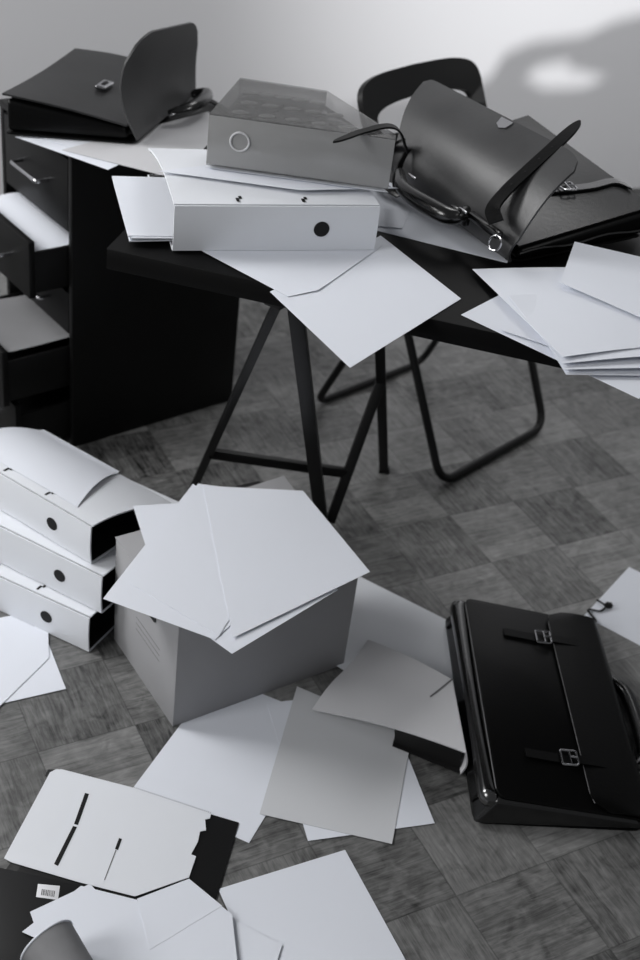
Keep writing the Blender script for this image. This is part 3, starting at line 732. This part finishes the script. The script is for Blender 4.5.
bm = bmesh.new(); g_ = (q3-q2); box(bm, q2+Z*t_, g_, g_.normalized().cross(Z)*t_, Z*(hz-t_), .0005); finish('bottom_wall', bm, M['acrylic'], mf)
c_ = min((abs(proj(p0+ex*a*.005+Z*b*.005)[0]-240)+abs(proj(p0+ex*a*.005+Z*b*.005)[1]-142), a, b) for a in range(60) for b in range(25))
c_ = p0+ex*c_[1]*.005+Z*c_[2]*.005-ey*.0012
bm = bmesh.new(); tube(bm, [c_+ex*.0145*math.cos(a)+Z*.0145*math.sin(a) for a in [2*PI*k/32 for k in range(32)]], .0016, 8, closed=True); rg = finish('finger_ring', bm, M['greyboard'], sp2); rg['label'] = 'pale ring around the finger hole'
bm = bmesh.new()
ins = [p0.lerp(q3, .0)+ex*.012+ey*.01, p1-ex*.02+ey*.008, q3-ex*.012-ey*.012, q2+ex*.01-ey*.012]
grid_solid(bm, lambda s, t: bil(ins, s, t)+Z*(hz*.84), 20, 16, .001); wr = finish('padded_sheet', bm, M['acrylic_dimple'], mf); wr['label'] = 'dimpled plastic sheet inside'
# small oval dimples, paler so their colour carries the crumpled reflections
rr_ = random.Random(2); 
for a in range(5):
    for b in range(3):
        bm = bmesh.new()
        s_, t2 = .12+.18*a+.03*(b % 2), .18+.3*b
        q = bil(ins, s_, t2)+Z*(hz-.0035); rx, ry, rh = .014, .007, .003
        b2 = bmesh.new(); bmesh.ops.create_uvsphere(b2, u_segments=16, v_segments=8, radius=1)
        b2.transform(Matrix.Translation(q) @ Matrix.Rotation(math.atan2(ex.y, ex.x)+.2, 4, 'Z') @ Matrix.Diagonal((rx, ry, rh, 1))); merge(bm, b2)
        finish('dimple', bm, M['dimple'], wr)

# ------------------------------------------------------------------ papers on the desk
zp = DZ+.0006
def flat(pts, z): return [P(x, y, z) for x, y in pts]
# two sheets under the file and hanging over the edge
def droop(c, k=.5):
    """bend down beyond the desk edge"""
    def f(s, t):
        q = bil(c, s, t); d = -(q-D0).dot(dv)       # distance in front of the edge
        return -k*max(0, d-.004)**2*3 if d > 0 else 0
    return f
A = P(283, 294, DZ+.001); 
c = [P(378, 249, DZ+.001), P(461, 299, DZ+.001), P(350, 368, DZ+.001), P(270, 292, DZ+.001)]
print('hang', (c[1]-c[2]).length, (c[0]-c[1]).length, (c[2]-c[3]).length)
c[0] = c[1]+(c[3]-c[2])
sheet('white sheet on the desk edge, its corner hanging down above the trestle', c, lambda s, t: .0004, n=20)
c = [P(192, 246, DZ+.0022), P(382, 246, DZ+.0022), P(318, 291, DZ+.0022), P(288, 297, DZ+.0022)]
sheet('white sheet showing under the desk file, folded corner over the hanging sheet', c, lambda s, t: .0006+.004*max(0, t-.8)*s)
# under the satchel
c = rect(P(507, 263, zp), P(382, 232, zp), .297, .21, -1)
sheet('white sheet lying under the handle of the desk satchel', c, lambda s, t: .0002)
c = [P(372, 190, DZ+.002), P(413, 205, DZ+.002), P(402, 229, DZ+.002), P(330, 222, DZ+.002)]
sheet('short white page sticking out behind the right end of the desk file', c, lambda s, t: .018*(1-t)*(1-s)+.001)
# on the file, under the plastic case
c = [P(158, 173, .8225), P(232, 164, .8225), P(398, 190, .8225), P(300, 192, .8225)]
sheet('white sheet lying on the desk file under the plastic case', c, lambda s, t: .0030)
c = [P(205, 168, .8270), P(235, 160, .8270), P(372, 181, .8270), P(388, 193, .8270)]
sheet('white sheet directly beneath the plastic case, longer side showing', c, lambda s, t: .0012)
# pile at right
zz = DZ+.001
c = rect(P(461, 315, zz), P(521, 284, zz), .21, .297, -1); sheet('lowest white sheet of the right desk pile, left corner peeking out', c, lambda s, t: .0003)
c = rect(P(512, 338, zz+.003), P(497, 318, zz+.003), .297, .21, -1)
c = [P(500, 330, zz+.003), P(560, 290, zz+.003), P(660, 330, zz+.003), P(566, 352, zz+.003)]; sheet('white sheet second in the right desk pile, edge at lower left', c, lambda s, t: .0005)
for k, (a, b, lb) in enumerate((((566, 375), (648, 378), 'white sheet at the bottom front of the right desk pile'), ((565, 370), (648, 372), 'white sheet tucked into the front of the right desk pile'), ((563, 364), (648, 362), 'white sheet with a bowed front edge in the right desk pile'))):
    z_ = zz+.005+.005*k; c = rect(P(a[0], a[1], z_), P(b[0], b[1]-2, z_), .297, .20, 1)
    sheet(lb, c, (lambda k: (lambda s, t: .0006+.003*k*math.sin(PI*s)*(1-t)))(k))
z_ = zz+.021; c = [P(474, 261, z_), P(618, 268, z_), P(672, 345, z_), P(563, 357, z_)]
sheet('large white sheet on top of the right desk pile, below the satchel', c, lambda s, t: -.014*(1-s)*(1-t)*1.0+.002*math.sin(PI*s))
z_ = zz+.026; c = [P(573, 248, z_), P(660, 262, z_), P(668, 330, z_), P(560, 283, z_)]
sheet('white sheet leaning on the satchel at the right edge of the desk pile', c, lambda s, t: .001+.01*(1-t)*(1-s))

# papers on the cabinet top
zk = CH+.0145
c = [P(15, 137, zk), P(78, 128, zk), P(150, 150, zk), P(108, 170, zk)]; sheet('white sheet under the cabinet satchel, corner over the drawer fronts', c, lambda s, t: .0004)
c = [P(40, 137, zk+.0013), P(90, 120, zk+.0013), P(165, 150, zk+.0013), P(112, 163, zk+.0013)]; sheet('white sheet second from the top of the cabinet papers', c, lambda s, t: .0004)
c = [P(62, 150, zk+.0022), P(208, 112, zk+.0022), P(245, 150, zk+.0022), P(165, 176, zk+.0022)]
sheet('wide grey folder sheet on the cabinet reaching towards the desk', c, lambda s, t: .0002, m='greyboard', name='folder_sheet', th=.001)

# ------------------------------------------------------------------ papers on the box
zb2 = bh+.0062
def boxsheet(label, pts, z, bend=None): sheet(label, flat(pts, z), bend or (lambda s, t: .0003), n=18)
boxsheet('white sheet poking out behind the left corner of the kraft box pile', [(133, 506), (188, 503), (215, 560), (150, 560)], zb2)
boxsheet('lowest white sheet on the kraft box, front corner hanging over the edge', [(240, 494), (338, 590), (232, 654), (140, 588)], zb2+.002, lambda s, t: .0004)
boxsheet('white sheet on the kraft box with its long corner pointing left', [(193, 484), (300, 560), (215, 640), (103, 599)], zb2+.0032, lambda s, t: .0006)
boxsheet('topmost white sheet on the kraft box, left half of the pile', [(198, 484), (306, 498), (219, 636), (129, 583)], zb2+.0044, lambda s, t: .0006)
boxsheet('white sheet on the kraft box whose corner points right past the box edge', [(203, 486), (303, 491), (370, 572), (233, 638)], zb2+.0060, lambda s, t: .0004)

# ------------------------------------------------------------------ papers on the floor
zf = .0006
def fsheet(label, pts, z, bend=None, **k): return sheet(label, flat(pts, z), bend or (lambda s, t: .0002), **k)
c = rect(P(249, 843, zf), P(128, 790, zf), .21, .297, -1); sheet('white sheet on the floor under the front corner of the kraft box', c, lambda s, t: .0001)
c = rect(P(308, 841, zf+.0008), P(437, 823, zf+.0008), .21, .297, 1); sheet('white floor sheet mostly hidden, corners showing beneath the middle sheet', c, lambda s, t: .0001)
fsheet('shade-toned white sheet lying topmost in the floor group in front of the kraft box', [(297, 686.5), (412, 735), (392, 844), (259.5, 814)], zf+.0018, m='shaded_white')
c = rect(P(345, 850, zf), P(222, 888, zf), .21, .297, 1); sheet('white sheet alone at the bottom of the picture, right of the folder', c, lambda s, t: .0003)
c = rect(P(629, 567, zf), P(580, 620, zf), .21, .297, 1); sheet('white sheet on the floor behind the black satchel at the right edge', c, lambda s, t: .0001)
c = rect(P(66, 689, zf+.001), P(47, 640, zf+.001), .21, .26, 1); sheet('white sheet on the floor in front of the stacked files, right corner out', c, lambda s, t: .0003)
c = rect(P(50, 640, zf+.0025), P(51, 625, zf+.0025), .20, .297, 1)
fsheet('upper white sheet on the floor in front of the stacked files', [(48, 628), (49, 658), (-12, 718), (-40, 620)], zf+.0025)

# open pale file lying face down, right of the box
sheet('pale board sheet lying behind the collapsed file', flat([(350, 572), (452, 623), (470, 745), (318, 655)], .004), lambda s, t: .0005, m='board', name='board_sheet', th=.0015)
gf = thing('collapsed_file', 'pale grey lever arch file lying face down with black inside showing', 'file', P(430, 720, 0))
c0_, c1_, c2_, c3_ = P(312, 710, .012), P(368, 640, .02), P(452, 680, .055), P(466, 753, .055)
def gtop(s, t):
    q = bil([c0_, c3_, c2_, c1_], s, t); return q+Z*(.010*math.sin(PI*s)*(1-.4*t)+.008*math.sin(2*PI*t)*(1-s))
bm = bmesh.new(); grid_solid(bm, gtop, 24, 18, .0025); finish('top_cover', bm, M['greyboard'], gf)
b0_, b1_ = P(410, 766, .003), P(458, 783, .003)
lo3 = V((c3_.x, c3_.y, .003)); lo2 = V((c2_.x, c2_.y, .003))
bk_ = gtop(.58, 0)
def gsp(s, t):
    a = c3_.lerp(c2_, t); b = lo3.lerp(lo2, t); q = a.lerp(b, s); o = (c3_-c0_); o.z = 0; return q+o.normalized()*.006*math.sin(PI*s)
bm = bmesh.new(); grid_solid(bm, gsp, 12, 8, .0025); finish('spine', bm, M['greyboard'], gf)
l0 = V((gtop(.55, 0).x, gtop(.55, 0).y, .0045)); l1 = V((gtop(.55, 1).x, gtop(.55, 1).y, .0045))
bm = bmesh.new(); grid_solid(bm, lambda s, t: bil([l0, lo3+Z*.0015, lo2+Z*.0015, l1], s, t), 4, 4, .002); o_ = finish('lower_cover', bm, M['black_board'], gf); o_['label'] = 'black inside of the file'
bm = bmesh.new(); grid_solid(bm, lambda s, t: bil([l0+(c3_-c0_)*.02, lo3, gtop(.985, 0)-Z*.003, gtop(.55, 0)-Z*.003], s, t)+(c2_-c3_)*.06, 6, 4, .002); o_ = finish('inner_flap', bm, M['black_board'], gf)
bm = bmesh.new(); 
def ong(px, py):
    best = min(((proj(gtop(a/50, b/50))[0]-px)**2+(proj(gtop(a/50, b/50))[1]-py)**2, a, b) for a in range(51) for b in range(51)); return gtop(best[1]/50, best[2]/50)
g0, g1 = ong(430, 697), ong(452, 679); sl = [g0.lerp(g1, k/4)+Z*.002 for k in range(5)]; ribbon(bm, sl, (g1-g0).cross(Z), .003, .0004); finish('cover_slot', bm, M['inkgrey'], gf)

# die-cut document folder, bottom left
df = thing('document_folder', 'flat black folder with white die-cut divider and barcode label, lower left', 'folder', P(120, 860, 0))
zz = .0022
bm = bmesh.new()
blk = flat([(45, 776), (48, 770), (58, 770), (239, 823), (216, 900), (150, 960), (-30, 1000), (-40, 930), (10, 864), (50, 779)], .001)
prism(bm, blk, Z*.0016, .0006); finish('back_cover', bm, M['black_board'], df)
bm = bmesh.new()
blk = flat([(0, 868), (80, 886), (70, 990), (-60, 990), (-30, 925)], .0030)
prism(bm, blk, Z*.0012, .0005); finish('lower_flap', bm, M['black_board'], df)
out = [(62, 770), (132, 788), (211, 814), (210, 819), (205, 820), (206, 831), (200, 832), (198, 842), (191, 855), (196, 857), (189, 878), (135, 897), (80, 883), (12, 863), (4, 859), (50, 773), (56, 770)]
bm = bmesh.new(); prism(bm, [p + Z*.0008 for p in flat(out, .0034)], Z*.0010); dvd = finish('divider', bm, M['board'], df); dvd['label'] = 'white die-cut divider'
for pts in ([(85, 793), (89, 794), (78, 825), (74, 824)], [(73, 826), (77, 827), (58, 866), (54, 864)], [(119, 838), (122, 839), (118, 850), (115, 849)]):
    bm = bmesh.new(); prism(bm, flat(pts, .0054), Z*.0002); finish('slot', bm, M['ink'], dvd)
bm = bmesh.new(); prism(bm, flat([(115.5, 850), (116.5, 850), (105, 880), (104, 880)], .0054), Z*.0002); finish('slot', bm, M['inkgrey'], dvd)
bm = bmesh.new(); prism(bm, flat([(38, 884), (60, 886), (58, 900), (36, 897)], .0046), Z*.0004, .0001); lb = finish('barcode_label', bm, M['label'], df); lb['label'] = 'white barcode sticker'
la, lb1, lc = P(42, 889, .0051), P(56, 891, .0051), P(41, 895, .0051)
x = 0.
rr_ = random.Random(9); bm = bmesh.new()
while x < .97:
    w_ = rr_.choice((.03, .05, .02)); box(bm, la+(lb1-la)*x, (lb1-la)*w_, (lc-la), Z*.0001); x += w_+rr_.choice((.04, .03, .06))
finish('barcode', bm, M['ink'], lb)
bm = bmesh.new()
for k in range(40):
    q = P(132+78*k/39, 787.5+26*k/39, .0054); box(bm, q, V((.0006, 0, 0)), V((0, .003, 0)), Z*.0001)
finish('perforation', bm, M['inkgrey'], dvd)

# loose sheets bottom left
zz = .0062
fsheet('white sheet under the paper cup, left corner stepped over the black folder', [(30, 912), (90, 884), (160, 960), (60, 1000)], zz, lambda s, t: .0003)
fsheet('white sheet second under the paper cup, corner by the barcode label', [(22, 932), (81, 886), (137, 900), (170, 1000)], zz+.0012, lambda s, t: .0003)
fsheet('large white sheet beside the paper cup on the folder', [(189, 880), (232, 915), (240, 985), (95, 965)], zz+.0030, lambda s, t: .0008)
fsheet('white sheet at the bottom edge between the cup and the lone sheet', [(225, 915), (282, 945), (270, 985), (205, 985)], .0030, lambda s, t: .0005)
fsheet('white sheet with a notched right side beside the black folder', [(137, 899), (189, 879), (222, 906), (150, 950)], zz+.0038, lambda s, t: .0004)

# paper cup lying on the sheets
rc = P(44, 938, .045)
mth_a, mth_b = P(18, 952, .03), P(66, 918, .055)
ctr = P(47, 943, .052); axd = V((.72, -.66, -.12)).normalized()
s1 = axd.cross(Z).normalized(); s2 = s1.cross(axd).normalized()
R0, R1, Lc = .040, .029, .105
bm = bmesh.new(); n = 40
def ringp(r, d): return [bm.verts.new(ctr+axd*d+s1*r*math.cos(a)+s2*r*math.sin(a)) for a in [2*PI*k/n for k in range(n)]]
rg_ = [ringp(R0, 0), ringp(R1, Lc), ringp(R1-.001, Lc), ringp(R1-.002, Lc-.004), ringp(R0-.0012, .0005)]
rg_ = [ringp(R0, 0), ringp(R1, Lc), ringp(R1-.0015, Lc-.0005), ringp(R0-.0015, 0)]
for a, b in ((0, 1), (1, 2), (2, 3), (3, 0)):
    for k in range(n): bm.faces.new((rg_[a][k], rg_[a][(k+1) % n], rg_[b][(k+1) % n], rg_[b][k]))
low = min(v.co.z for v in bm.verts); dzc = .0112-low
bmesh.ops.translate(bm, verts=bm.verts[:], vec=V((0, 0, dzc)))
bmesh.ops.remove_doubles(bm, verts=bm.verts[:], dist=1e-6)
cup = thing('paper_cup', 'kraft paper cup tipped over on the sheets in the bottom left corner', 'cup', V((ctr.x, ctr.y, .0095)))
finish('cup_wall', bm, M['cup'], cup)
ctr = ctr+Z*dzc
bm = bmesh.new(); tube(bm, [ctr+s1*R0*math.cos(a)+s2*R0*math.sin(a) for a in [2*PI*k/40 for k in range(40)]], .0016, 8, closed=True); rm = finish('rim', bm, M['paper'], cup); rm['label'] = 'white rolled rim'
bm = bmesh.new(); prism(bm, [ctr+axd*(Lc-.008)+(s1*math.cos(a)+s2*math.sin(a))*(R1-.0005) for a in [2*PI*k/40 for k in range(40)]], axd*.001); finish('cup_base', bm, M['cup'], cup)

# ------------------------------------------------------------------ light
sc = bpy.context.scene
w = bpy.data.worlds.new('room_light'); sc.world = w; w.use_nodes = True
w.node_tree.nodes['Background'].inputs[0].default_value = (.95, .97, 1, 1)
w.node_tree.nodes['Background'].inputs[1].default_value = .17
def area(name, loc, target, size, power, sy=None):
    l = bpy.data.lights.new(name, 'AREA'); l.energy = power; l.shape = 'RECTANGLE'; l.size = size; l.size_y = sy or size
    o = bpy.data.objects.new(name, l); link(o); o.location = loc
    o.rotation_euler = (V(target)-V(loc)).to_track_quat('-Z', 'Y').to_euler(); return o
area('window_daylight', (-2.6, -.3, 2.2), (0, 1.9, .4), 1.4, 54, 1.4)
area('window_daylight_far', (-2.3, 2.0, 1.95), (0, 1.6, .3), 1.0, 58, 1.1)
area('skylight_rear', (.55, 3.5, 2.9), (0, 1.5, 0), .8, 14, .8)
lr = area('wall_fill_right', (2.4, 1.2, 2.6), (.9, 4.1, 1.0), .9, 12, .9); lr.data.spread = math.radians(95)  # added lamp, brightens the right part of the back wall
# spot as low sun on the back wall, cut to shape by an added panel
SL = V((2.3, -1.4, 3.0))
def spot(name, loc, target, power, deg, rad):
    l = bpy.data.lights.new(name, 'SPOT'); l.energy = power; l.spot_size = math.radians(deg); l.spot_blend = 1.; l.shadow_soft_size = rad
    o = bpy.data.objects.new(name, l); link(o); o.location = loc; o.rotation_euler = (V(target)-V(loc)).to_track_quat('-Z', 'Y').to_euler(); return o
wt = Wp(650, -70)
spot('low_sun', SL, wt+Z*.05, 1050, 29, .0035)
def toward(px, py, f): return Wp(px, py).lerp(SL, f)
fC = .90
cut = [(330, 115), (400, 100), (470, 88), (490, 82), (505, 56), (535, 44), (585, 38), (615, 24), (680, 8), (900, -40), (900, 900), (-300, 900), (-300, 200), (150, 150)]
hole = [(522, 78), (540, 66), (572, 60), (568, 68), (600, 76), (612, 78), (585, 90), (545, 92)]
bm = bmesh.new()
ov = [bm.verts.new(toward(x, y, fC)) for x, y in cut]; hv = [bm.verts.new(toward(x, y, fC)) for x, y in hole]
oe = [bm.edges.new((ov[i], ov[(i+1) % len(ov)])) for i in range(len(ov))]; he = [bm.edges.new((hv[i], hv[(i+1) % len(hv)])) for i in range(len(hv))]
bmesh.ops.triangle_fill(bm, use_beauty=True, edges=oe+he)
ct = finish('sun_mask', bm, M['greyboard'], smooth=False); md = ct.modifiers.new('thickness', 'SOLIDIFY'); md.thickness = .002  # added off-view panel, its outline and hole shape the wall light
tag(ct, 'pale holed panel added out of view to shape the back wall light', 'sun_mask')

# ------------------------------------------------------------------ camera
cd = bpy.data.cameras.new('camera'); co = bpy.data.objects.new('camera', cd); link(co)
rotm = Matrix((RT, UP, -FWD)).transposed(); co.matrix_world = Matrix.Translation(CAM) @ rotm.to_4x4()
cd.sensor_fit = 'VERTICAL'; cd.sensor_height = 36; cd.lens = F/960*36
cd.dof.use_dof = True; cd.dof.focus_distance = 1.85; cd.dof.aperture_fstop = 4.0
sc.camera = co
sc.view_settings.view_transform = 'Standard'; sc.view_settings.look = 'None'; sc.view_settings.gamma = 1
sc.view_settings.exposure = 0.0
